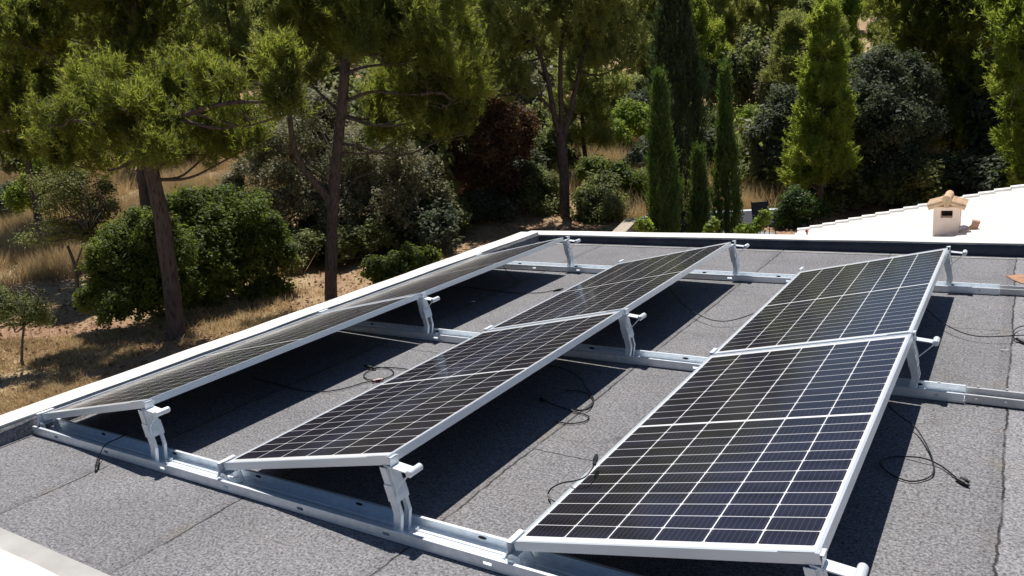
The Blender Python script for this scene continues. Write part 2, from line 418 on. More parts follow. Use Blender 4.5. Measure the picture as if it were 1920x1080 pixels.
# hollow stack: four walls with openings near the top
m.box(cx-hw, cx+hw, cy-hd, cy+hd, cz-.15, cz+.28)
for sx in (-1, 1):
    for sy in (-1, 1):
        x0, x1 = sorted((cx+sx*hw, cx+sx*.075)); y0, y1 = sorted((cy+sy*hd, cy+sy*.075))
        m.box(x0, x1, y0, y1, cz+.28, cz+.385)
m.box(cx-hw, cx+hw, cy-hd, cy+hd, cz+.385, cz+top)
m.prism([(cx-hw, cz+top), (cx+hw, cz+top), (cx, cz+top+.06)], 1, cy-hd, cy+hd)
ch = child(m, 'chimney', M['peach'], th_)
m = MB(); m.box(cx-.074, cx+.074, cy+.02, cy+.06, cz+.282, cz+.383); s_ = m.build('flue_opening', M['soot_shade'], ch)  # dark slab, soot and inner shade of the flue in one colour
m = MB(); m.box(cx-.215, cx+.215, cy-hd-.06, cy+hd+.06, cz+top+.0, cz+top+.012); m.build('cap_slab', M['terra'], ch)
for sg in (-1, 1):
    for j in range(4):
        m = MB(); y = cy-hd-.03+j*.125
        a = Vector((cx+sg*.02, y, cz+top+.075)); b = Vector((cx+sg*.235, y, cz+top+.005))
        m.tube([a, a.lerp(b, .5), b], [.042, .047, .052], 10)
        m.build('cap_tile', M['terra'], ch, smooth=False)
m = MB(); m.tube([(cx, cy-hd-.13, cz+top+.115), (cx, cy-hd-.05, cz+top+.12), (cx, cy+hd+.1, cz+top+.12)], [.06, .055, .055], 12); m.box(cx-.035, cx+.035, cy-hd-.09, cy-hd-.02, cz+top+.0, cz+top+.1)
m.build('ridge_tile', M['terra'], ch)
b = MB(); bx_ = cx+.26
b.prism([(bx_, 0), (bx_+.13, 0), (bx_+.16, .10), (bx_+.06, .12), (bx_+.05, .05)], 1, -.06, .06)
o = b.build('brick_fragment', M['brick'], loc=(0, cy-.15, tz(bx_)+.075), bevel=.006); tag(o, 'small broken brown brick lying beside the peach chimney', 'brick')
b = MB(); b.tube([(0, 0, 0), (.05, .0, .012), (.10, .01, .006)], [.03, .034, .03], 10)
o = b.build('pipe_offcut', M['galvdull'], loc=(cx+.165, cy-.17, tz(cx+.2)+.09)); tag(o, 'short grey pipe piece between the chimney foot and the broken brick', 'pipe')

# ------------------------------------------------------------------ mounting rails
PIT_, TH, H0, L, G = 1.5537, .2158, .1108, 2.113, .022
W = 1.038; XE = W*math.cos(TH); HE = H0+W*math.sin(TH)
YR0, YRS = -.045, 2.154; RW = .135
def post_parts(rail, xr, hi):
    # two bent strips, saddle, arm and roller tube; xr = x of the panel's upper edge, local to rail
    prof = [(.004, .008), (.020, .095), (.006, .165), (-.024, hi-.035)]; hw_ = .016
    m = MB()
    for yy in (RW/2-.034, RW/2+.030):
        if True:
            # split into convex quads
            for i in range(3):
                (xa, za), (xb, zb) = prof[i], prof[i+1]
                m.prism([(xr+xa-hw_, za), (xr+xa+hw_, za), (xr+xb+hw_, zb), (xr+xb-hw_, zb)], 1, yy, yy+.004)
        # small flange of each strip
        for i in range(3):
            (xa, za), (xb, zb) = prof[i], prof[i+1]
            s = 1 if yy > RW/2 else -1
            y0, y1 = sorted((yy+.002, yy+.002-s*.016))
            m.prism([(xr+xa+.0165, za), (xr+xa+.0195, za), (xr+xb+.0195, zb), (xr+xb+.0165, zb)], 1, y0, y1)
    m.box(xr-.03, xr+.045, RW/2-.045, RW/2+.045, .0085, .0125)
    m.tube([(xr+.055, RW/2+.03, .012), (xr+.055, RW/2+.03, .022)], .009, 6); m.tube([(xr+.055, RW/2-.03, .012), (xr+.055, RW/2-.03, .022)], .009, 6)
    p = m.build('support_post', M['galv'], rail)
    m = MB()   # saddle wrapping the top of both strips
    prs = [(.0075, .150), (.004, .172), (-.008, .218)]
    for i in range(2):
        (xa, za), (xb, zb) = prs[i], prs[i+1]
        m.prism([(xr+xa+.020, za), (xr+xa+.023, za), (xr+xb+.023, zb), (xr+xb+.020, zb)], 1, RW/2-.038, RW/2+.038)
        for yy in (RW/2-.038, RW/2+.035):
            m.prism([(xr+xa-.018, za), (xr+xa+.0195, za), (xr+xb+.0195, zb), (xr+xb-.018, zb)], 1, yy, yy+.003)
    m.build('saddle', M['galv'], p)
    m = MB()
    zt = hi-.030
    m.prism([(xr-.025, zt-.002), (xr+.092, zt-.012), (xr+.092, zt-.008), (xr-.025, zt+.003)], 1, RW/2-.026, RW/2+.026)
    m.prism([(xr+.006, zt), (xr+.010, zt), (xr+.012, hi+.001), (xr+.008, hi+.001)], 1, RW/2-.024, RW/2+.024)
    m.prism([(xr-.012, hi+.003), (xr+.012, hi+.003), (xr+.012, hi+.006), (xr-.012, hi+.002)], 1, RW/2-.02, RW/2+.02)
    m.prism([(xr-.006, .222), (xr+.020, .214), (xr+.004, zt-.004), (xr-.022, zt-.004)], 1, RW/2-.026, RW/2+.026)
    m.build('arm_plate', M['galv'], p, bevel=0)
    m = MB(); m.tube([(xr+.104, RW/2-.038, zt-.006), (xr+.104, RW/2-.034, zt-.006), (xr+.104, RW/2+.034, zt-.006), (xr+.104, RW/2+.038, zt-.006)], [.012, .015, .015, .012], 16)
    m.build('roller_tube', M['galv'], p, smooth=False)
    for pp in ([(xr+.098, RW/2-.03, zt-.014), (xr+.03, RW/2-.03, .205), (xr+.028, RW/2-.03, .170)], [(xr+.012, RW/2-.03, zt-.004), (xr+.030, RW/2-.03, .215)]):
        m = MB(); m.tube(pp, .0028, 6); m.build('wire_brace', M['galv'], p)
def clamp_parts(rail, xr):
    m = MB()
    m.box(xr-.028, xr+.055, .03, RW-.03, .0085, .0115)
    m.prism([(xr-.026, .011), (xr+.05, .011), (xr+.03, .062), (xr+.004, H0-.042), (xr-.004, H0-.042), (xr-.018, .06)], 1, .03, .0335)
    m.prism([(xr-.026, .011), (xr+.05, .011), (xr+.03, .062), (xr+.004, H0-.042), (xr-.004, H0-.042), (xr-.018, .06)], 1, RW-.0335, RW-.03)
    m.prism([(xr-.030, .045), (xr-.026, .045), (xr-.009, H0-.03), (xr-.009, H0+.006), (xr+.008, H0+.010), (xr+.008, H0+.006), (xr-.013, H0+.010), (xr-.013, H0-.028)], 1, .022, RW-.022)
    m.prism([(xr-.044, .040), (xr+.01, .050), (xr+.01, .053), (xr-.044, .044)], 1, .030, RW-.030)
    m.tube([(xr-.035, RW/2, .035), (xr-.035, RW/2, .056)], .008, 6)
    m.build('edge_clamp', M['galv'], rail)
def rail(k, x1, label):
    y0 = YR0+k*YRS
    r = empty('mounting_rail', (0, y0, 0), label, 'mounting rail', 'rails carrying the rows of panels')
    m = MB(); xa = -.075
    t = .003; w = RW
    h = .046
    prof = [(0, .003), (w, .003), (w, h), (w-.012, h+.002), (w-.012, h-.001), (w-t, h-.003), (w-t, .008), (t, .008), (t, h-.003), (.012, h-.001), (.012, h+.002), (0, h)]
    # convex pieces: floor, two flanges, two lips
    m.box(xa, x1, 0, w, .003, .008)
    m.box(xa, x1, w-t, w, .0082, h)
    sl = list(np.arange(.2, x1-.1, .47)); e0 = xa
    for xx in sl:
        m.box(e0, xx-.018, 0, t, .0082, h); m.box(xx-.018, xx+.018, 0, t, .0082, .0195); m.box(xx-.018, xx+.018, 0, t, .0325, h); e0 = xx+.018
    m.box(e0, x1, 0, t, .0082, h)
    m.box(xa, x1, 0, .013, h+.0002, h+.003); m.box(xa, x1, w-.013, w, h+.0002, h+.003)
    for yy in (w*.3, w*.5, w*.7): m.prism([(yy-.006, .0081), (yy+.006, .0081), (yy+.003, .012), (yy-.003, .012)], 0, xa, x1)
    m.build('channel', M['galv'], r)
    m = MB()
    for xx in np.arange(.43, x1-.1, .62):
        prof2 = [(xx+.014*math.cos(a)*1.4, .028+.0065*math.sin(a)) for a in np.linspace(0, 2*math.pi, 12, endpoint=False)]
        m = MB(); m.prism(prof2, 1, w-t-.0012, w-t-.0002)
        m.build('inner_slot_hole', M['soot_shade'], r)  # dark plate standing for the shade inside a slot
    for j in range(3):
        clamp_parts(r, j*PIT_); post_parts(r, j*PIT_+XE, HE-.012)
    return r
r0 = rail(0, 4.30, 'nearest galvanised mounting rail running under the front ends of all three rows')
r1 = rail(1, 4.36, 'middle galvanised mounting rail under the joints between near and far panels')
r2 = rail(2, 4.45, 'farthest galvanised mounting rail below the far ends of the panels near the back parapet')
for r_, xa, xb in ((r1, 4.362, 4.66), (r2, 4.452, 6.2), (r0, 4.302, 4.9)):
    m = MB(); m.box(xa, xb, .012, RW-.012, .005, .009); m.box(xa, xb, .010, .0135, .0052, .043); m.box(xa, xb, RW-.0135, RW-.010, .0052, .043)
    m.box(xa, xb, .010, .024, .0432, .046); m.box(xa, xb, RW-.024, RW-.010, .0432, .046); m.box(xb, xb+.003, .008, RW-.008, .004, .047)
    m.build('rail_extension', M['galvdull'], r_)
    for q_ in (xa-.12, xa+.05, xa+.17):
        for tb in ([(q_, .03, .01), (q_, .03, .017)], [(q_, -.001, .03), (q_, -.006, .03)], [(q_, RW-.007, .0465), (q_, RW-.007, .053)]):
            m = MB(); m.tube(tb, .007, 6); m.build('splice_bolt', M['galvdull'], r_)

# ------------------------------------------------------------------ solar panels
def panel_meshes():
    T = .035; fw = .011
    m = MB()
    m.box(0, W, 0, fw, -T, 0); m.box(0, W, L-fw, L, -T, 0); m.box(0, fw, fw, L-fw, -T, 0); m.box(W-fw, W, fw, L-fw, -T, 0)
    m.box(fw, fw+.02, fw, L-fw, -T, -T+.002); m.box(W-fw-.02, W-fw, fw, L-fw, -T, -T+.002)
    fr = m.mesh('frame', M['frame'], bevel=.0008)
    m = MB(); m.add([(fw, fw, -.0025), (W-fw, fw, -.0025), (W-fw, L-fw, -.0025), (fw, L-fw, -.0025)], [(0, 1, 2, 3)])
    gl = m.mesh('cell_glass', M['panel'])
    m = MB(); m.box(fw+.0005, W-fw-.0005, fw+.0005, L-fw-.0005, -.0075, -.0035)
    bs = m.mesh('back_sheet', M['backsheet'])
    m = MB(); 
    for uu in (.5,): m.box(W*uu-.05, W*uu+.05, L/2-.05, L/2+.05, -.024, -.0078)
    jb = m.mesh('junction_box', M['black'], bevel=.003)
    m = MB()
    m.box(W-.115, W-.012, .0005, .0105, .0004, .0026); 
    ct = m.mesh('corner_clip', M['frame'])
    return dict(frame=fr, cell_glass=gl, back_sheet=bs, junction_box=jb, corner_clip=ct)
PM = panel_meshes()
plabels = {(0, 0): 'near solar panel of the left row beside the white coping, seen edge on',
 (0, 1): 'far solar panel of the left row, reaching toward the back left parapet corner',
 (1, 0): 'near solar panel of the middle row, front low corner on the nearest rail',
 (1, 1): 'far solar panel of the middle row, narrowing toward the back parapet',
 (2, 0): 'largest solar panel in the foreground, near one of the right row',
 (2, 1): 'far solar panel of the right row with a blue sky reflection across its cells'}
for i in range(3):
    for j in range(2):
        p = empty('solar_panel', (i*PIT_, j*(L+G), H0), plabels[(i, j)], 'solar panel', 'solar panels in three tilted rows')
        p.rotation_euler = (0, -TH, 0)
        for k, me in PM.items(): link(k, me, p)

# ------------------------------------------------------------------ cables on the roof
def cable(pix, label, conn=(), rad=.0032, zs=None, connmat=None):
    pts = []
    for i, pp in enumerate(pix):
        z = pp[2] if len(pp) > 2 else .008
        pts.append(atz(pp[0], pp[1], z))
    c = catmull(pts, 8); base = pts[0].copy()
    m = MB(); m.tube([p for p in c], rad, 6)
    o = m.build('cable', M['black']); tag(o, label, 'cable', 'loose cables on the flat roof')
    for (a, b_, mt) in conn:
        A = atz(*a); B = atz(*b_); m = MB(); d = B-A
        m.tube([A, A+d*.1, A+d*.35, A+d*.38, A+d*.7, A+d*.72, A+d*.9, B], [.0055, .0085, .0085, .0105, .0105, .0075, .0075, .004], 8)
        m.build('connector', M[mt], o)
cable([(240, 812, .07), (222, 822, .075), (205, 829, .070), (194, 838, .060), (188, 850, .045), (184, 862, .02)], 'short black cable hanging over the nearest rail under the left row', [((185, 860, .022), (180, 882, .012), 'black')])
cable([(780, 695), (745, 690), (715, 689), (692, 695), (682, 704), (692, 712), (715, 711), (733, 705), (738, 697), (725, 690), (700, 688, .015), (690, 687, .015)], 'small black cable loop in the sun between the left and middle rows', [((704, 691, .014), (682, 685, .018), 'black')])
cable([(700, 714), (680, 718), (650, 727), (610, 734), (565, 732), (520, 720), (470, 708)], 'black cable trailing out of shade below the small cable loop, with a reddish plug', [((697, 715, .012), (720, 711, .012), 'red')])
cable([(1040, 544), (1010, 549), (965, 549), (920, 544), (870, 538), (830, 540)], 'black cable with plug ending beside the far middle panel', [((1037, 545, .01), (1056, 541, .012), 'black')])
cable([(944, 500, .1), (950, 508, .06), (960, 518, .02), (972, 527)], 'short black cable dangling in shade below the far left panel')
cable([(1252, 536, .1), (1272, 562, .06), (1290, 578, .05), (1310, 590, .045), (1335, 600, .04), (1362, 602, .04), (1390, 596, .05), (1412, 588, .06)], 'thin black cable arching over the felt between the middle and right rows')
cable([(1020, 684, .05), (1045, 688, .04), (1070, 697, .03), (1090, 712, .02), (1097, 725, .01), (1108, 738), (1113, 752), (1102, 765), (1080, 770), (1050, 763), (1020, 750)], 'long black cable curling out from beneath the near middle panel', [((1022, 751, .01), (1012, 747, .012), 'black')])
cable([(1060, 732), (1085, 733), (1104, 740), (1112, 755), (1098, 768, .016), (1070, 768, .016), (1088, 774), (1104, 781), (1096, 790), (1070, 794), (1040, 790)], 'double black cable loop at the shadow edge of the middle row')
cable([(1032, 940, .01), (1028, 926, .02), (1036, 914, .05), (1056, 905, .10), (1076, 902, .14), (1096, 895, .16), (1108, 882, .17), (1115, 870, .172)], 'black cable bent up over the low edge of the foreground panel', [((1114, 872, .172), (1119, 852, .178), 'black')])
cable([(1660, 755, .08), (1685, 778, .05), (1715, 800, .03), (1735, 830, .02), (1748, 860, .016), (1750, 885, .012), (1735, 898), (1705, 902), (1672, 890), (1653, 872), (1662, 859), (1690, 856), (1730, 859, .02), (1762, 872, .012), (1795, 897)], 'black cable loop lying right of the foreground panel with two plugs', [((1792, 896, .012), (1817, 911, .01), 'black'), ((1800, 896, .02), (1818, 904, .012), 'black')])
cable([(1720, 565, .1), (1745, 586, .07), (1765, 603, .05), (1795, 620, .04), (1830, 630, .035), (1870, 631, .04), (1905, 629, .04), (1935, 628, .02)], 'black cable sagging across the felt right of the far right panel')
cable([(1935, 611, .02), (1915, 612, .02), (1903, 618, .02), (1900, 628, .02), (1905, 637, .015), (1925, 642, .01)], 'tight black cable coil at the right edge past the last seam', [((1905, 634, .018), (1925, 645, .01), 'black')])

# small things on the roof
b = MB(); P = [atz(x, y, 0) for x, y in ((1886, 518), (1905, 516), (1945, 515), (1945, 538), (1915, 532), (1899, 526))]
b.prism([(p[0], p[1]) for p in P], 2, .001, .006); o = b.build('repair_patch', M['patch']); tag(o, 'reddish brown patch stuck on the felt behind the farthest rail at right', 'patch')
b = MB(); P = atz(1884, 657, .006); b.tube([P+np.array(v) for v in ((-.022, .006, 0), (-.014, -.006, .004), (.006, -.008, .002), (.018, .010, .006))], [.002, .004, .003, .002], 6)
o = b.build('paper_scrap', M['white']); tag(o, 'tiny white scrap lying left of the last felt seam', 'scrap')
b = MB(); P = atz(888, 566, .004); b.tube([P+np.array(v) for v in ((-.03, 0, 0), (-.0, -.012, .006), (.012, .01, .004))], [.004, .006, .003], 6)
o = b.build('paper_scrap', M['white']); tag(o, 'tiny pale scrap lying in shade of the left row', 'scrap')

# ------------------------------------------------------------------ foliage tools
def unit(v): return v/np.maximum(np.linalg.norm(v, axis=-1, keepdims=True), 1e-9)
def rdir(n): return unit(rng.normal(size=(n, 3)))
def plume_tris(C, D, Ln, n=30, nl=.14, nw=.014, lean=.45, spread=.8):
    K = len(C); t = rng.random((K, n)); Ln = np.broadcast_to(Ln, (K,))
    base = C[:, None]+D[:, None]*(Ln[:, None]*t)[..., None]+rng.normal(size=(K, n, 3))*.02
    d = unit(D[:, None]*(lean+.5*t[..., None])+unit(rng.normal(size=(K, n, 3)))*spread)
    tip = base+d*(nl*(1.1-.5*t)*(.7+.6*rng.random((K, n))))[..., None]
    s = unit(np.cross(d, rng.normal(size=(K, n, 3))))*nw*.5
    V = np.stack([base-s, base+s, tip], 2).reshape(-1, 3)
    return V
def lobes(blobs, n, sc, zsc, keep=.75):
    out = []
    for c, r_ in blobs:
        out.append((c, r_*keep*.8))
        u_ = rdir(n)
        for k in range(n):
            v_ = u_[k]
            if v_[2] < -.4: v_ = v_*np.array([1, 1, -1])
            f_ = sc*(.65+.75*random.random()); hr = (r_[0]+r_[1])/2*f_
            out.append((c+v_*r_*keep, np.array([hr, hr, max(hr, r_[2]*f_)*zsc])))
    return out
def blob_plumes(blobs, dens, plen=.4, up=.9, hole=.42, nscale=1.2, seed=0., inner=.35):
    Cs, Ds, Ls = [], [], []
    for (c, r_) in blobs:
        c = np.array(c, float); r_ = np.array(r_, float)
        n = int(dens*(r_[0]*r_[1]+r_[1]*r_[2]+r_[0]*r_[2]))+6
        u_ = rdir(n); u_[:, 2] = np.where(u_[:, 2] < -.55, -u_[:, 2], u_[:, 2])
        fr = inner+(1-inner)*rng.random(n)**.5
        P = c+u_*r_*fr[:, None]
        keep = np.array([mnoise.noise(Vector((p[0]*nscale+seed, p[1]*nscale, p[2]*nscale*1.3))) > -.5+hole for p in P]) if hole > 0 else np.ones(n, bool)
        D = unit(u_*.75+np.array([0, 0, up])+rng.normal(size=(n, 3))*.3)
        Cs.append(P[keep]); Ds.append(D[keep]); Ls.append(plen*(.5+.9*rng.random(keep.sum())))
    return np.concatenate(Cs), np.concatenate(Ds), np.concatenate(Ls)
def tri_mesh(name, V, mat): return mesh_np(name, V, np.arange(len(V)).reshape(-1, 3), mat)
def leaf_quads(C, N, size, aspect=.5):
    K = len(C); a = unit(np.cross(N, rng.normal(size=(K, 3)))); b_ = np.cross(N, a)
    s = size*(.6+.8*rng.random(K))[:, None]
    return np.stack([C-a*s*.5, C+b_*s*.5*aspect, C+a*s*.5, C-b_*s*.5*aspect], 1).reshape(-1, 3)
def bush_leaves(blobs, dens, size, sub=.2, per=34, hole=.3, nscale=1.5, seed=3., up=.5, aspect=.5):
    Q = []
    for (c, r_) in blobs:
        c = np.array(c, float); r_ = np.array(r_, float)
        n = int(dens*(r_[0]*r_[1]+r_[1]*r_[2]+r_[0]*r_[2]))+5
        u_ = rdir(n); u_[:, 2] = np.where(u_[:, 2] < -.6, -u_[:, 2], u_[:, 2])
        P = c+u_*r_*(.5+.5*rng.random(n)**.4)[:, None]
        keep = np.array([mnoise.noise(Vector((p[0]*nscale+seed, p[1]*nscale, p[2]*nscale))) > -.5+hole for p in P])
        P = P[keep]; U = u_[keep]; k = len(P)
        if not k: continue
        off = rdir(k*per).reshape(k, per, 3)*(sub*rng.random((k, per, 1))**.5)*(.6+.8*rng.random((k, 1, 1)))
        CC = (P[:, None]+off+np.array([0, 0, .0])).reshape(-1, 3)
        NN = unit(np.repeat(U, per, 0)*.5+np.array([0, 0, up])+unit(off.reshape(-1, 3))*.5+rng.normal(size=(k*per, 3))*.55)
        Q.append(leaf_quads(CC, NN, size, aspect))
    return np.concatenate(Q)
def quad_mesh(name, V, mat): return mesh_np(name, V, np.arange(len(V)).reshape(-1, 4), mat)
def wob_path(P, amp, n=6):
    c = catmull(P, n); return [p+np.array([mnoise.noise(Vector((p[0]*.9, p[1]*.9, p[2]*.9+i*7)))*amp for i in range(3)]) if 0 < k else p for k, p in enumerate(c)]
def limb(m, P, r0, r1, sides=9, amp=.08, n=6):
    c = wob_path(P, amp, n); k = len(c); rr = [r0+(r1-r0)*(i/(k-1))**.8 for i in range(k)]
    rr = [q_*(1+.10*mnoise.noise(Vector((i*.7, r0*9, 0)))) for i, q_ in enumerate(rr)]
    m.tube(c, rr, sides)
def loc_blobs(pix, D, base, sq=1.0):
    # crown masses surveyed as (px, py, half width px, half height px, nearer/farther metres)
    out = []
    for (px, py, wx, wy, dd) in pix:
        c = atD(px, py, D+dd); k = (D+dd)/FPX*1.12
        out.append((c-base, np.array([wx*k, wx*k*sq, wy*k])))
    return out

def big_pine(name, px, D, trunks, blobs, label, r0=.24, dens=46, mat='pine', plen=.42, need=30, twigs=True, cat='pine tree', nl=.17, nw=.026, hole=.30, bark='bark', seed=0.):
    base = onground(px, D)
    t = empty(name, base, label, cat)
    m = MB()
    tp = []
    for (path, ra, rb) in trunks:
        P = [(atD(x, y, D+(d[0] if d else 0))-base) for (x, y, *d) in path]
        if ra > .12 and path is trunks[0][0]: P[0] = np.array([P[0][0], P[0][1], -.3])
        limb(m, P, ra, rb, 12, .05); tp += catmull(P, 5)
    bl = loc_blobs(blobs, D, base)
    tp = np.array(tp)
    if twigs:
        for (c, r_) in bl:
            cand = tp[tp[:, 2] < c[2]+.2]
            if len(cand) == 0: cand = tp
            q_ = cand[np.argmin(np.linalg.norm(cand-c, axis=1)+.25*np.abs(cand[:, 2]-(c[2]-.7)))]
            mid = (q_+c)/2+np.array([0, 0, -.12*np.linalg.norm(c-q_)])
            limb(m, [q_, mid, c], .045, .014, 6, .12, 5)
            for e in range(4):
                u_ = rdir(1)[0]; u_[2] = abs(u_[2])*.6
                limb(m, [c-(c-mid)*.2*e/3, c+u_*r_*.45, c+u_*r_*.85], .016, .006, 4, .05, 3)
    m.build('trunk', M[bark], t, smooth=True)
    C, Dn, Ln = blob_plumes(lobes(bl, 9, .38, 1.5, .85), dens*1.25, plen*.9, up=1.2, hole=hole+.06, nscale=1.5, seed=seed, inner=.2)
    link('crown', tri_mesh('crown', plume_tris(C, Dn, Ln, need, nl, nw), M[mat]), t)
    return t

# ---- hero pines
big_pine('pine_tree', 338, 17, [
    ([(338, 660), (322, 560), (303, 430), (284, 320), (272, 270), (268, 200), (266, 170)], .20, .11),
    ([(275, 275), (300, 235), (350, 215, -.5), (420, 195, -1), (500, 190, -1.3)], .07, .03),
    ([(280, 300), (230, 260, .4), (180, 235, -.4), (130, 225, -.8)], .07, .03)],
    [(175, 245, 66, 46, .6), (120, 275, 42, 32, 1.0), (155, 315, 44, 30, .8), (225, 195, 45, 45, -.6), (245, 290, 60, 40, .9), (170, 190, 35, 28, .8),
     (330, 180, 42, 42, .6), (330, 260, 60, 45, .1), (400, 235, 60, 46, .5), (415, 165, 32, 36, -.6), (390, 290, 50, 30, .8),
     (470, 225, 48, 48, -1), (500, 165, 34, 38, -1.2), (538, 150, 24, 42, -1.3), (535, 215, 30, 40, -1.3), (450, 280, 40, 28, .2), (300, 310, 60, 26, -.8),
     (240, 240, 60, 36, .3), (350, 140, 26, 30, 1.2), (110, 235, 30, 25, -.5),],
    'big leaning pine at left whose dark trunk stands just beyond the coping', .27, 70, hole=.38, nw=.022, seed=1.)
big_pine('pine_tree', 262, 25, [([(268, 420), (266, 300), (262, 200), (259, 120), (255, 40), (250, -60)], .20, .08)],
    [(240, 90, 60, 36, .4), (150, 70, 70, 34, .9), (200, 20, 70, 36, .2), (320, 60, 52, 34, .7), (90, 115, 50, 30, 1.2), (60, 45, 55, 35, 1.2), (290, -40, 70, 40, 0), (150, -50, 80, 40, 0), (390, -10, 50, 36, .5), (370, 105, 40, 28, .3), (230, 150, 44, 22, -.5), (40, 85, 30, 26, 0)],
    'dark pine standing directly behind the big leaning pine at left', .2, 40, need=26, nl=.2, nw=.034, seed=31.)
big_pine('pine_tree', 620, 20, [
    ([(620, 560), (620, 470), (626, 350), (636, 250), (645, 160), (650, 90), (650, 20), (655, -60)], .175, .09),
    ([(620, 385), (600, 355, -.2), (565, 310, -.5), (548, 255, -.7), (543, 200, -.7), (545, 150, -.5)], .10, .05),
    ([(640, 215), (600, 175, .4), (560, 130, .8)], .05, .02),
    ([(645, 190), (700, 172, -.5), (770, 178, -.8), (820, 175, -1)], .05, .02),
    ([(648, 140), (690, 125, -.5), (760, 118, -1)], .05, .02)],
    [(650, 60, 80, 60, 0), (720, 40, 80, 55, -.6), (780, 85, 70, 50, -.9), (700, 105, 60, 26, -1.2), (800, 150, 60, 45, -.8), (840, 200, 60, 45, -.5), (860, 255, 45, 26, .1), (790, 210, 55, 28, .6),
     (600, 90, 50, 45, .7), (560, 60, 50, 45, .8), (575, 150, 30, 30, 1.1), (620, 10, 80, 50, .9), (740, -20, 90, 50, .5), (830, 40, 60, 50, .9), (850, 110, 45, 50, 1.3), (880, 170, 40, 45, .6), (650, -70, 120, 55, 0), (800, -70, 90, 50, .2), (560, -40, 70, 50, .8), (720, 200, 40, 22, 1.2), (755, 255, 55, 22, 1.4)],
    'dark spreading pine with a forked grey trunk in the middle left', .22, 70, hole=.38, nw=.022, seed=5.)
big_pine('pine_tree', 1058, 27, [
    ([(1060, 430), (1058, 350), (1054, 290), (1050, 250)], .18, .16),
    ([(1052, 265), (1038, 210), (1028, 150), (1010, 95), (990, 40), (985, -20)], .11, .05),
    ([(1053, 265), (1052, 200), (1050, 130), (1052, 60), (1050, 0)], .10, .05),
    ([(1053, 270), (1068, 215), (1080, 160), (1092, 110), (1110, 50), (1115, -10)], .10, .05),
    ([(1040, 210), (1010, 180, -.3), (980, 165, -.6)], .06, .02)],
    [(985, 60, 60, 42, -.5), (930, 90, 55, 45, 0), (900, 130, 45, 40, .8), (920, 170, 45, 32, .9), (870, 90, 40, 35, 1.2), (960, 110, 40, 28, .6), (1010, 20, 55, 40, 0), (1060, 60, 60, 45, -1), (1120, 60, 60, 42, -.4), (1170, 90, 50, 45, .3), (1150, 130, 45, 28, -.6), (1090, 0, 60, 40, .6), (1165, 10, 55, 40, .5), (940, 20, 60, 40, .8), (1040, -50, 110, 45, 0), (1160, -60, 80, 45, 0), (940, -40, 70, 45, .5), (970, 180, 40, 20, -.5)],
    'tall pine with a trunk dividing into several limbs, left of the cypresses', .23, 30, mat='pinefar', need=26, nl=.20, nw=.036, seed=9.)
big_pine('pine_tree', 1785, 30, [
    ([(1775, 380), (1780, 300), (1790, 230), (1800, 150), (1815, 70), (1820, -30)], .26, .10),
    ([(1784, 250), (1760, 200), (1740, 130), (1720, 60), (1710, -10)], .12, .05),
    ([(1790, 230), (1840, 170, -.5), (1880, 130, -.8)], .10, .04)],
    [(1740, 60, 60, 50, 0), (1800, 90, 60, 50, -.8), (1850, 60, 50, 50, -.5), (1760, 150, 60, 40, .6), (1840, 150, 60, 45, -.9), (1800, 215, 65, 35, 0), (1860, 220, 55, 40, -.6), (1740, 220, 40, 35, .9), (1790, 20, 70, 45, .4), (1850, 290, 60, 30, .3), (1780, 270, 40, 22, -.8), (1700, 110, 40, 45, .8), (1690, 30, 45, 45, .8), (1850, -30, 90, 50, 0), (1740, -50, 90, 50, 0), (1890, 330, 50, 30, .5), (1820, 335, 40, 22, 1.0)],
    'dark many limbed pine at right behind the chimney', .26, 38, mat='pine', need=26, nl=.21, nw=.038, seed=12.)
big_pine('pine_tree', 1960, 24, [
    ([(1965, 380), (1960, 250), (1950, 120), (1940, 0), (1935, -60)], .22, .08),
    ([(1955, 250), (1930, 210), (1895, 200)], .05, .02)],
    [(1925, 40, 60, 45, 0), (1900, 90, 42, 35, -.3), (1935, 130, 50, 40, 0), (1905, 165, 35, 22, -.5), (1950, 0, 70, 45, 0), (1900, 20, 40, 35, .5), (1930, 230, 45, 28, 0), (1915, 290, 40, 26, .4), (1960, 330, 60, 30, 0), (2010, 100, 80, 60, 0), (2010, 240, 70, 60, 0)],
    'pale yellow green pine cut by the right edge of the photo', .2, 42, mat='pineyoung', need=26, nl=.20, nw=.036, seed=15.)
big_pine('pine_tree', 60, 30, [([(58, 350), (50, 300), (40, 240), (30, 160), (20, 90)], .15, .07)],
    [(30, 170, 60, 40, 0), (90, 180, 45, 35, .5), (20, 230, 45, 35, 0), (70, 240, 45, 30, -.5), (110, 130, 40, 30, .5), (0, 120, 50, 35, 0), (60, 290, 40, 25, .3), (-30, 200, 60, 60, 0), (120, 250, 30, 30, 0)],
    'green pine at the far left behind the low pine branches', .15, 40, mat='pine', need=26, nl=.21, nw=.038, seed=18.)
# conical young pine, bright green
cone = []
for k in range(34):
    f_ = (k/33)**.9; py = 35+f_*305; wd = 8+f_*46
    a_ = k*2.4
    cone.append((1548-f_*10+math.cos(a_)*wd*.55, py, 16+f_*18, 16+f_*9, math.sin(a_)*wd*.6*.018))
big_pine('young_pine', 1540, 25.5, [([(1538, 430), (1540, 300), (1546, 150), (1550, 45)], .11, .02)], cone,
    'bright yellow green cone shaped young pine right of the cypresses', .1, 60, mat='pineyoung', plen=.34, need=22, nl=.17, nw=.034, hole=.25, seed=21.)

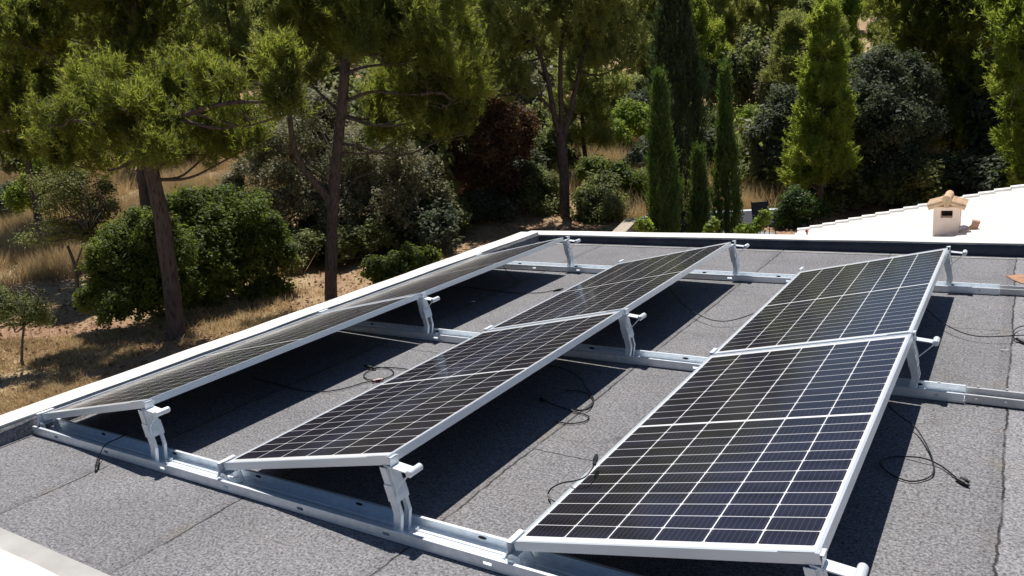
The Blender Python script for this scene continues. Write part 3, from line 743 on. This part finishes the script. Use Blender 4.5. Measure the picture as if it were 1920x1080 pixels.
# ---- broadleaf trees and bushes
def leafy(name, px, D, trunks, blobs, label, cat, mat, dens=26, size=.06, sub=.2, per=34, hole=.3, bark='barkgrey', aspect=.5, sq=1., nscale=1.5, seed=0., twigs=6):
    base = onground(px, D); t = empty(name, base, label, cat)
    bl = loc_blobs(blobs, D, base, sq)
    m = MB()
    for (path, ra, rb) in trunks:
        P = [(atD(x, y, D+(d[0] if d else 0))-base) for (x, y, *d) in path]; limb(m, P, ra, rb, 9, .05)
    root = np.array([0, 0, -.1])
    for (c, r_) in (bl if trunks else bl[::2]):
        st_ = root if not trunks else np.array(P[-1])*.999
        for e in range(twigs):
            u_ = rdir(1)[0]; u_[2] = abs(u_[2])
            tip = c+u_*r_*.9
            limb(m, [st_, (st_+c)/2+np.array([0, 0, .15])+rng.normal(size=3)*.2, c+u_*r_*.3, tip], .022, .004, 4, .2, 4)
    m.build('trunk' if trunks else 'stems', M[bark], t, smooth=True)
    link('crown' if trunks else 'foliage', quad_mesh('foliage', bush_leaves(lobes(bl, 9, .42, 1.15), dens*1.25, size*1.2, sub, per, hole, nscale, seed, aspect=max(aspect, .55)), M[mat]), t)
    return t
leafy('evergreen_bush', 270, 18.8, [], [(225, 520, 52, 62, -.5), (275, 470, 60, 58, 0), (300, 540, 70, 60, -.2), (250, 580, 60, 34, -.6), (195, 555, 34, 40, -.3), (340, 560, 50, 50, 0), (250, 440, 36, 36, .4), (310, 480, 50, 50, -.8)],
    'rounded bright green bush left of and behind the leaning pine trunk', 'bush', 'lentisk', 62, .065, .17, 30, .22)
leafy('evergreen_bush', 430, 20.5, [], [(370, 430, 60, 52, 0), (440, 430, 66, 52, 0), (485, 460, 42, 52, .2), (410, 500, 80, 56, -.3), (460, 530, 60, 48, 0), (345, 405, 34, 28, .3), (350, 510, 50, 60, -.4), (505, 425, 22, 24, .3), (528, 490, 22, 34, .2), (380, 565, 56, 30, -.5), (500, 560, 40, 24, .1), (400, 385, 26, 16, .2)],
    'larger dark green bush with a flat sunlit top right of the leaning pine trunk', 'bush', 'lentisk', 60, .07, .18, 30, .22, seed=8.)
leafy('evergreen_bush', 740, 20.5, [], [(715, 515, 30, 22, 0), (760, 500, 34, 24, .2), (795, 495, 26, 18, .4), (735, 540, 30, 16, 0)],
    'low leafy green bush just outside the coping in the centre left', 'bush', 'lentisk', 80, .07, .16, 30, .2, seed=11.)
leafy('wild_olive', 640, 25, [([(655, 470), (650, 420), (640, 370)], .10, .05)], [(500, 330, 55, 45, .5), (470, 380, 40, 50, .8), (540, 280, 50, 50, .5), (590, 230, 45, 35, .8), (560, 380, 70, 60, 0), (520, 430, 50, 40, .2), (690, 300, 60, 45, 0), (740, 330, 60, 50, -.5), (780, 380, 48, 55, 0), (700, 400, 70, 60, -.6), (620, 430, 60, 45, 0), (760, 440, 56, 40, -.2), (720, 270, 36, 24, .3), (660, 350, 60, 50, .8), (690, 460, 60, 30, 0), (800, 330, 25, 40, .3)],
    'wide tangled grey green wild olive behind the forked pine', 'tree', 'olive', 40, .075, .22, 22, .36, seed=2., twigs=10)
leafy('dark_tree', 832, 28, [([(830, 415), (838, 370), (860, 335), (880, 310)], .14, .06)], [(865, 260, 42, 40, 0), (920, 270, 50, 42, -.4), (960, 300, 42, 36, 0), (900, 330, 50, 34, .3), (870, 220, 30, 28, .5), (930, 220, 45, 26, .4), (975, 250, 28, 34, .2), (840, 300, 30, 26, 0), (960, 345, 28, 20, 0)],
    'brown leaved tree with a crooked trunk between the forked and the many limbed pine', 'tree', 'maroon', 34, .09, .26, 22, .34, seed=4., bark='bark')
leafy('dark_tree', 938, 29.5, [([(936, 410), (940, 350), (945, 310)], .05, .03)], [(945, 285, 36, 30, .5), (915, 300, 25, 26, .3)],
    'thin stemmed sapling beside the brown leaved tree', 'tree', 'maroon', 24, .09, .26, 20, .34, seed=6., bark='bark')
for (px, D, bl, lb, mt) in (
    (1020, 28, [(1015, 370, 34, 40, 0), (1040, 400, 30, 24, -.3), (1000, 340, 22, 20, .4)], 'dark green bush left of the many limbed pine trunk', 'oliveg'),
    (1120, 27, [(1110, 395, 36, 38, 0), (1085, 420, 24, 24, -.2), (1145, 410, 36, 30, -.4), (1130, 360, 30, 28, .5)], 'grey green bush right of the many limbed pine trunk', 'oliveg'),
    (1170, 28.5, [(1150, 340, 36, 32, 0), (1185, 370, 38, 42, 0), (1195, 400, 30, 30, -.2), (1110, 325, 26, 20, .3)], 'dense dark bush left of the tall cypresses', 'lentisk'),
    (1400, 35, [(1340, 260, 34, 34, 0), (1375, 300, 20, 28, 0)], 'olive green thicket showing between the cypresses', 'oliveg'),
    (1140, 38, [(1130, 270, 40, 34, 0), (1190, 240, 40, 34, .5), (1090, 290, 30, 24, 0)], 'pale green thicket on the slope behind the many limbed pine', 'vine'),
    (1395, 36, [(1420, 240, 34, 36, 0), (1400, 280, 28, 22, 0)], 'yellowish green thicket right of the right hand cypress', 'vine'),
    (20, 33, [(10, 385, 40, 22, 0), (-30, 400, 60, 30, 0)], 'dark low bush at the far left edge', 'oak'),
    (100, 31, [(95, 345, 36, 34, 0), (60, 380, 34, 22, 0)], 'yellow green bush in the dry field at left', 'vine')):
    leafy('garden_bush', px, D, [], bl, lb, 'bush', mt, 44, .09, .24, 26, .28, seed=px*.1)
leafy('round_bush', 1498, 24, [], [(1496, 398, 34, 32, 0), (1522, 405, 26, 26, .2), (1478, 418, 18, 18, 0)], 'rounded fine leaved bush in front of the conical young pine', 'bush', 'cypress', 90, .06, .18, 30, .1)
leafy('holm_oak', 1665, 27.5, [([(1665, 430), (1662, 360), (1660, 300)], .16, .10)], [(1660, 165, 60, 42, 0), (1610, 200, 40, 40, .2), (1710, 195, 40, 40, .2), (1650, 220, 60, 50, -.8), (1700, 260, 48, 48, -.5), (1610, 270, 44, 50, -.3), (1660, 310, 66, 50, -.7), (1700, 350, 44, 44, 0), (1620, 350, 46, 50, -.2), (1660, 390, 56, 34, -.3), (1575, 330, 26, 50, .2), (1575, 390, 30, 36, 0)],
    'big round grey green holm oak right of the conical pine', 'tree', 'oak', 50, .095, .24, 26, .24, seed=14.)
leafy('evergreen_oak', 1460, 28, [([(1465, 430), (1462, 380), (1460, 330)], .10, .06)], [(1470, 210, 30, 34, .3), (1450, 260, 34, 40, 0), (1490, 260, 30, 40, .2), (1455, 330, 36, 48, 0), (1500, 340, 26, 50, .5), (1450, 385, 28, 26, -.3), (1480, 300, 32, 36, -.4), (1440, 300, 20, 30, 0)],
    'dark bluish oak between the right cypress and the conical pine', 'tree', 'oak', 46, .095, .24, 24, .28, seed=17.)
leafy('olive_sapling', 145, 21, [([(143, 590), (145, 540), (138, 500), (125, 462)], .065, .035), ([(138, 505), (150, 470), (165, 440)], .03, .015)],
    [(120, 375, 40, 34, 0), (78, 415, 30, 34, -.4), (172, 405, 26, 32, .4), (110, 445, 34, 18, 0), (188, 365, 20, 26, .5), (92, 345, 26, 20, .3), (140, 335, 22, 18, .2), (60, 450, 22, 16, -.3), (165, 445, 20, 12, .1), (205, 400, 14, 18, .5)],
    'small olive sapling with a thin curved trunk in the dry field', 'tree', 'oliveg', 36, .05, .22, 26, .42, seed=19.)
leafy('olive_sapling', 42, 15.5, [([(43, 685), (42, 640), (44, 610)], .03, .018)],
    [(35, 575, 42, 34, 0), (70, 600, 26, 22, 0), (10, 600, 36, 28, -.2), (40, 550, 28, 18, .2), (0, 560, 30, 24, 0)],
    'little light green sapling at the left edge, nearest the roof', 'tree', 'oliveg', 44, .04, .16, 26, .42, seed=23.)
for (px, D, bl, lb) in ((1395, 15.5, [(1392, 433, 7, 4, 0), (1407, 433, 6, 4, 0), (1420, 427, 3, 5, 0), (1430, 415, 4, 4, 0), (1436, 404, 3, 3, 0)], 'yellow green climbing plant just behind the back coping, right of the cypresses'),
                        (1335, 16, [(1332, 430, 5, 6, 0), (1338, 422, 3, 5, 0)], 'yellow green climbing plant between the two right cypresses'),
                        (1208, 16, [(1205, 425, 8, 12, 0), (1213, 432, 8, 8, 0)], 'pale narrow plant left of the front cypress')):
    leafy('climbing_plant', px, D, [], bl, lb, 'plant', 'vine', 90, .06, .10, 9, .1, aspect=.7)
p = empty('flowering_plant', onground(1513, 11), 'plant with one red flower showing at the coping below the white tiled roof', 'plant')
c = atD(1513, 433, 11)-np.array(p.location)
m = MB(); m.tube(catmull([(0, 0, 0), c*.5+np.array([.05, 0, 0]), c], 6), [.01]*13, 6); m.build('stem', M['barkgrey'], p)
V = leaf_quads(c+rdir(16)*.025*rng.random((16, 1)), rdir(16), .03, .9); link('flower', quad_mesh('flower', V, M['flower']), p)
V = leaf_quads(c*.93+rdir(60)*.10-np.array([0, 0, .06]), rdir(60), .05, .6); link('leaves', quad_mesh('leaves', V, M['lentisk']), p)

# ---- cypresses
def cypress(px, D, toppy, wpx, label, mat, basepy=470, n=1500, pw=.9, lean=0, t0=.42):
    base = onground(px, D, 400); t = empty('cypress_tree', base, label, 'cypress', 'cypresses behind the back coping')
    top = atD(px, toppy, D); H = top[2]-base[2]; Rm = wpx*.5*D/FPX
    n = int(n*H*Rm/2.0)
    z = (rng.random(n)**.85)
    prof = np.where(z < .12, .75+2*z, np.where(z < t0, 1., ((1-z)/(1-t0))**pw)); prof = np.clip(prof, .05, 1)
    a = rng.random(n)*2*math.pi
    lump = 1+.17*np.sin(a*3+z*13+px)+.13*np.sin(a*5-z*31+px)+.12*np.sin(z*57+a*2)+np.where(rng.random(n) < .05, .22, 0)
    rr = Rm*prof*lump*(.45+.55*rng.random(n)**.35)
    C = np.stack([np.cos(a)*rr+lean*z, np.sin(a)*rr, z*H*.97+.1], -1)
    Dn = unit(np.stack([np.cos(a)*.28, np.sin(a)*.28, np.ones(n)], -1)+rng.normal(size=(n, 3))*.12)
    V = plume_tris(C, Dn, .22+.2*rng.random(n), 18, .10, .022, .9, .42)
    link('foliage', tri_mesh('foliage', V, M[mat]), t)
    m = MB(); limb(m, [np.array([0, 0, -.2]), np.array([lean*.3, 0, H*.5]), np.array([lean*.9, 0, H*.93])], .10, .015, 8, .02); m.build('trunk', M['bark'], t, smooth=True)
cypress(1276, 22, -90, 84, 'tallest and darkest cypress, standing behind the others', 'cypressdark', pw=.85, n=1900, t0=.6)
cypress(1245, 18.5, 150, 48, 'dense green cypress in front of the tallest one', 'cypress', pw=.85, n=2600)
cypress(1312, 19.5, 292, 27, 'smallest narrow cypress between the two bigger ones', 'cypress', pw=.8, n=3200)
cypress(1363, 20, 135, 43, 'right hand cypress with a thin ragged top', 'cypress', pw=1.35, n=2400, t0=.35)

# ---- the hillside wood
def far_pine_mesh(i, H=11., wide=2.6, nb=24, yg=False):
    b_ = []
    for k in range(nb):
        f_ = .20+.78*(k+.5)/nb; a = k*2.4+i
        rad = wide*(1.0-.75*abs(f_-.55)/.45)*(.35+.65*random.random())
        b_.append((np.array([math.cos(a)*rad, math.sin(a)*rad, H*f_]), np.array([1.05, 1.05, .7])*(.85+.6*random.random())))
    b_.append((np.array([0, 0, H]), np.array([.6, .6, .8])))
    m = MB(); limb(m, [np.array([0, 0, -.5]), np.array([.2*math.sin(i), .1, H*.4]), np.array([-.15, .2*math.cos(i), H*.75]), np.array([0, 0, H])], .19, .03, 8, .15)
    for c, r_ in b_:
        limb(m, [np.array([0, 0, max(1, c[2]-1.0)]), c*np.array([.5, .5, 1])-np.array([0, 0, .5]), c], .05, .02, 5, .15, 4)
    tr = m.mesh('trunk', M['bark'], True)
    C, Dn, Ln = blob_plumes(lobes(b_, 7, .42, 1.4), 26, .6, up=1.2, hole=.36, nscale=.7, seed=i*5., inner=.2)
    V = plume_tris(C, Dn, Ln, 16, .30, .06)
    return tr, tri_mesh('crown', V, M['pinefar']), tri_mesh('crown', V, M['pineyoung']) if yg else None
FPM = [far_pine_mesh(0, 11, 2.6, 20, True), far_pine_mesh(1, 12.5, 2.3, 22), far_pine_mesh(2, 9.5, 2.9, 18, True), far_pine_mesh(3, 10.5, 2.2, 20)]
def far_pine(px, D, k, sc, label, group, young=False):
    b_ = onground(px, D); e = empty('pine_tree', b_-np.array([0, 0, .2]), label, 'pine tree', group)
    e.rotation_euler.z = random.random()*6.28; e.scale = (sc*(.9+.25*random.random()), sc*(.9+.25*random.random()), sc)
    link('trunk', FPM[k][0], e); link('crown', FPM[k][2] if young and FPM[k][2] else FPM[k][1], e)
def lim(px):
    az = math.degrees(math.atan2(px-960, FPX))
    return float(np.interp(az, [-40, 3, 8, 11, 15, 17, 19, 40], [17, 17, 15, 13.5, 10.0, 8.2, 7.3, 7.3]))
spots = []
for (D0, n_, jit) in ((37, 6, 2.), (42, 9, 2.), (47, 11, 2.), (53, 14, 2.5), (59, 15, 2.5), (65, 16, 2.5)):
    for k in range(n_):
        px = -120+(k+.5)*2160/n_+random.uniform(-60, 60)
        D = D0+random.uniform(-jit, jit)
        if D < 45 and (px < 560 or 1360 < px < 1440 or 1160 < px < 1230): continue
        spots.append((px, D))
for i, (px, D) in enumerate(spots):
    k_ = random.randrange(4); room = 1.6+D*math.tan(R(lim(px)))-onground(px, D)[2]
    far_pine(px, D, k_, min(random.uniform(.8, 1.15)*float(np.interp(D, [35, 45, 55, 65], [.48, .62, .85, 1.05])), room/[11.9, 13.4, 10.4, 11.4][k_]), 'pine standing in the dense wood on the hillside', 'pines of the hillside wood', random.random() < .3)
def shrub_mesh(i):
    b_ = [(np.array([random.uniform(-1, 1), random.uniform(-1, 1), random.uniform(.4, 1.5)]), np.array([.8, .8, .65])*random.uniform(.7, 1.2)) for _ in range(7)]
    m = MB()
    for c, r_ in b_: limb(m, [np.array([0, 0, -.2]), c*.5, c], .04, .01, 5, .1, 3)
    V = bush_leaves(lobes(b_, 5, .5, 1.3), 24, .16, .3, 22, .2, 1.2, i*3., aspect=.6)
    return m.mesh('stems', M['barkgrey'], True), [quad_mesh('foliage', V, M[k]) for k in ('oak', 'oliveg', 'olive')]
SHM = [shrub_mesh(i) for i in range(3)]
for px, D, w_ in ((690, 24, .8), (770, 24.5, .9), (830, 26, .8), (870, 31, 1.0), (900, 27, .6), (960, 30, 1.0), (1000, 33, 1.1), (590, 25, .7), (540, 23.5, .6), (480, 24, .7), (1260, 33, 1.1), (1320, 34, 1.0), (1590, 27, .8), (1700, 26, .9), (1790, 27, .9), (1860, 28, 1.), (1920, 26, 1.), (1960, 25, 1.)):
    b_ = onground(px, D); e = empty('wild_shrub', b_-np.array([0, 0, .1]), 'wild shrub growing low between the nearer tree trunks', 'shrub', 'shrubs low between the nearer trunks')
    q_ = random.randrange(3); e.scale = (w_, w_, w_*.8); e.rotation_euler.z = random.random()*6
    link('stems', SHM[q_][0], e); link('foliage', SHM[q_][1][random.choice((0, 1, 1))], e)
for D0, n_ in ((31, 6), (36, 10), (41, 14), (47, 18), (53, 18)):
    for k in range(n_):
        px = -120+(k+.5)*2160/n_+random.uniform(-50, 50); D = D0+random.uniform(-2.5, 2.5)
        if D < 41 and (-50 < px < 520 or 1350 < px < 1450 or 1130 < px < 1260): continue
        b_ = onground(px, D); e = empty('wild_shrub', b_-np.array([0, 0, .1]), 'wild shrub growing under the pines of the hillside wood', 'shrub', 'shrubs under the pines of the wood')
        q_ = random.randrange(3); w_ = random.uniform(.9, 1.6); e.scale = (w_, w_, w_*random.uniform(.9, 1.5)); e.rotation_euler.z = random.random()*6
        link('stems', SHM[q_][0], e); link('foliage', SHM[q_][1][random.choice((0, 1, 1, 1, 1, 2))], e)
# thin stemmed pine right behind the many limbed one
far_pine(1098, 33, 3, .62, 'thin straight stemmed pine just right of the many limbed pine', 'slender pines on the slope')
# farthest mass of the wood
Vs = []
for k in range(60):
    D = random.uniform(66, 86); px = random.uniform(-300, 2200); b_ = onground(px, D); tm = max(2.5, min(11, 1.6+D*math.tan(R(lim(px)-.6))-b_[2]-1.3))
    bl = [(b_+np.array([random.uniform(-2.4, 2.4), random.uniform(-2.4, 2.4), random.uniform(1, tm)]), np.array([1.8, 1.8, 1.3])) for _ in range(9)]
    C, Dn, Ln = blob_plumes(bl, 7, .9, hole=0, inner=.5)
    Vs.append(plume_tris(C, Dn, Ln, 12, .5, .12))
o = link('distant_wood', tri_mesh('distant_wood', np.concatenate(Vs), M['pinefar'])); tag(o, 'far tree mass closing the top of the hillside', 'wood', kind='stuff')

# ------------------------------------------------------------------ dry grass, litter
def grass(name, regs, label, mat, h=.5, w=.012, per=12, flat=False):
    V = []
    for (p0, p1, d0, d1, n, hs_) in regs:
        ln = .9 if hs_ < .5 else .38
        D = d0+(d1-d0)*rng.random(n); px = p0+(p1-p0)*rng.random(n)
        S = (px-960)/FPX*D
        x = CAM[0]+FH[0]*D+RH[0]*S; y = CAM[1]+FH[1]*D+RH[1]*S
        keep = np.array([mnoise.noise(Vector((a*.45, b_*.45, 0))) > -.28+.3*random.random() for a, b_ in zip(x, y)]); x = x[keep]; y = y[keep]; n = len(x)
        keep = (x < -.6) | (y > 6.2); x = x[keep]; y = y[keep]; n = len(x)
        z = gz(x, y); P = np.stack([x, y, z], -1)
        B = P[:, None]+rng.normal(size=(n, per, 3))*np.array([.09, .09, 0])
        d = unit(rng.normal(size=(n, per, 3))*np.array([ln, ln, 0])+np.array([0, 0, 1]))
        hh = h*hs_*(.4+.9*rng.random((n, per)))*(.6+.8*rng.random((n, 1)))
        tip = B+d*hh[..., None]; s = unit(np.cross(d, rng.normal(size=(n, per, 3))))*w*.5
        V.append(np.stack([B-s, B+s, tip], 2).reshape(-1, 3))
    o = link(name, tri_mesh(name, np.concatenate(V), M[mat])); return tag(o, label, name.replace('_', ' '), kind='stuff')
grass('dry_grass', [(-60, 560, 22.5, 34, 9000, 1.1), (-60, 700, 34, 46, 7000, 1.5), (-80, 330, 12, 18.2, 5000, .22), (800, 1220, 30, 44, 5000, 1.4), (1130, 1480, 26.5, 44, 10000, 1.5), (1480, 1960, 30, 44, 2500, 1.), (300, 640, 15.5, 21, 900, .4)],
      'tall straw coloured dry grass over the field and slope', 'drygrass', .5, .022, 12)
def litter():
    n = 26000; D = 13+24*rng.random(n)**.8; px = -60+2000*rng.random(n); S = (px-960)/FPX*D
    x = CAM[0]+FH[0]*D+RH[0]*S; y = CAM[1]+FH[1]*D+RH[1]*S
    k = (x < -.5) | (y > 6.2); x = x[k]; y = y[k]; n = len(x)
    P = np.stack([x, y, gz(x, y)+.02+.05*rng.random(n)], -1)
    N = unit(rng.normal(size=(n, 3))*.5+np.array([0, 0, 1]))
    o = link('leaf_litter', quad_mesh('leaf_litter', leaf_quads(P, N, .10, .6), M['litter'])); tag(o, 'fallen leaves and twigs scattered on the soil', 'leaf litter', kind='stuff')
litter()

# ------------------------------------------------------------------ garden walls, terrace, chair
def seg_wall(name, A, B, th, z0, z1, mat, label, capm=None):
    A = np.array(A); B = np.array(B); d = unit(B-A); n_ = np.array([-d[1], d[0], 0])*th/2
    t = empty(name, (float(A[0]), float(A[1]), float(z0)), label, 'wall'); o_ = np.array(t.location)
    def slab(w, za, zb, nm, mt):
        m = MB(); e = d*0.0
        c = [A-n_*w, B-n_*w, B+n_*w, A+n_*w]
        vs = [(p[0]-o_[0], p[1]-o_[1], za-o_[2]) for p in c]+[(p[0]-o_[0], p[1]-o_[1], zb-o_[2]) for p in c]
        m.add(vs, [(3, 2, 1, 0), (4, 5, 6, 7), (0, 1, 5, 4), (1, 2, 6, 5), (2, 3, 7, 6), (3, 0, 4, 7)]); m.build(nm, M[mt], t, bevel=.01)
    slab(1., z0, z1-.045, 'wall_body', mat); slab(1.25, z1-.044, z1, 'wall_cap', capm or mat)
zt_ = GZ+.66
Pb0 = onground(1222, 25.5); Pb1 = onground(1520, 24.4); Pf = onground(1140, 19.5); Pm = onground(1183, 22.5); Pc = onground(1224, 24.2)
seg_wall('garden_wall', Pb0, Pb1, .25, GZ-.2, -2.42, 'shadewall', 'low white garden wall coloured shade blue behind the cypresses, running left to right')
seg_wall('garden_wall', Pm, Pc, .25, GZ-.2, -2.17, 'wall', 'white sunlit garden wall stretch left of the front cypress', 'wall')
seg_wall('garden_wall', Pf, Pm-(Pm-Pf)*.03, .30, GZ-.2, -1.98, 'stone', 'rough tan stone wall stretch left of the white one', 'stone')
m = MB()
c4 = [onground(1200, 17.5), onground(1530, 16.5), Pb1-FH*.2, Pb0-FH*.2]
m.add([(p[0], p[1], GZ+.02) for p in c4]+[(p[0], p[1], GZ-.1) for p in c4], [(0, 1, 2, 3), (7, 6, 5, 4), (0, 4, 5, 1), (1, 5, 6, 2), (2, 6, 7, 3), (3, 7, 4, 0)])
tag(m.build('terrace', M['deck']), kind='structure')
# dark reclined chair against the wall
pc = onground(1432, 23.2); ck = empty('garden_chair', (pc[0], pc[1], GZ+.02), 'dark sling garden chair with a tall back in front of the shade coloured wall', 'chair')
ck.rotation_euler.z = math.atan2(-FH[0], FH[1])
m = MB(); m.prism([(.22, .40), (.25, .40), (.42, .98), (.39, .98)], 0, -.24, .24); m.build('backrest', M['darkfab'], ck, bevel=.004)
m = MB(); m.prism([(-.28, .42), (.24, .38), (.24, .41), (-.28, .45)], 0, -.24, .24); m.build('seat', M['darkfab'], ck, bevel=.004)
for sx in (-1, 1):
    m = MB(); m.tube([(sx*.26, -.28, 0), (sx*.26, -.1, .62), (sx*.26, .28, .62)], .012, 6); m.build('leg', M['darkfab'], ck)
    m = MB(); m.tube([(sx*.25, .30, 0), (sx*.25, .24, .4), (sx*.25, .43, 1.02)], .012, 6); m.build('leg', M['darkfab'], ck)
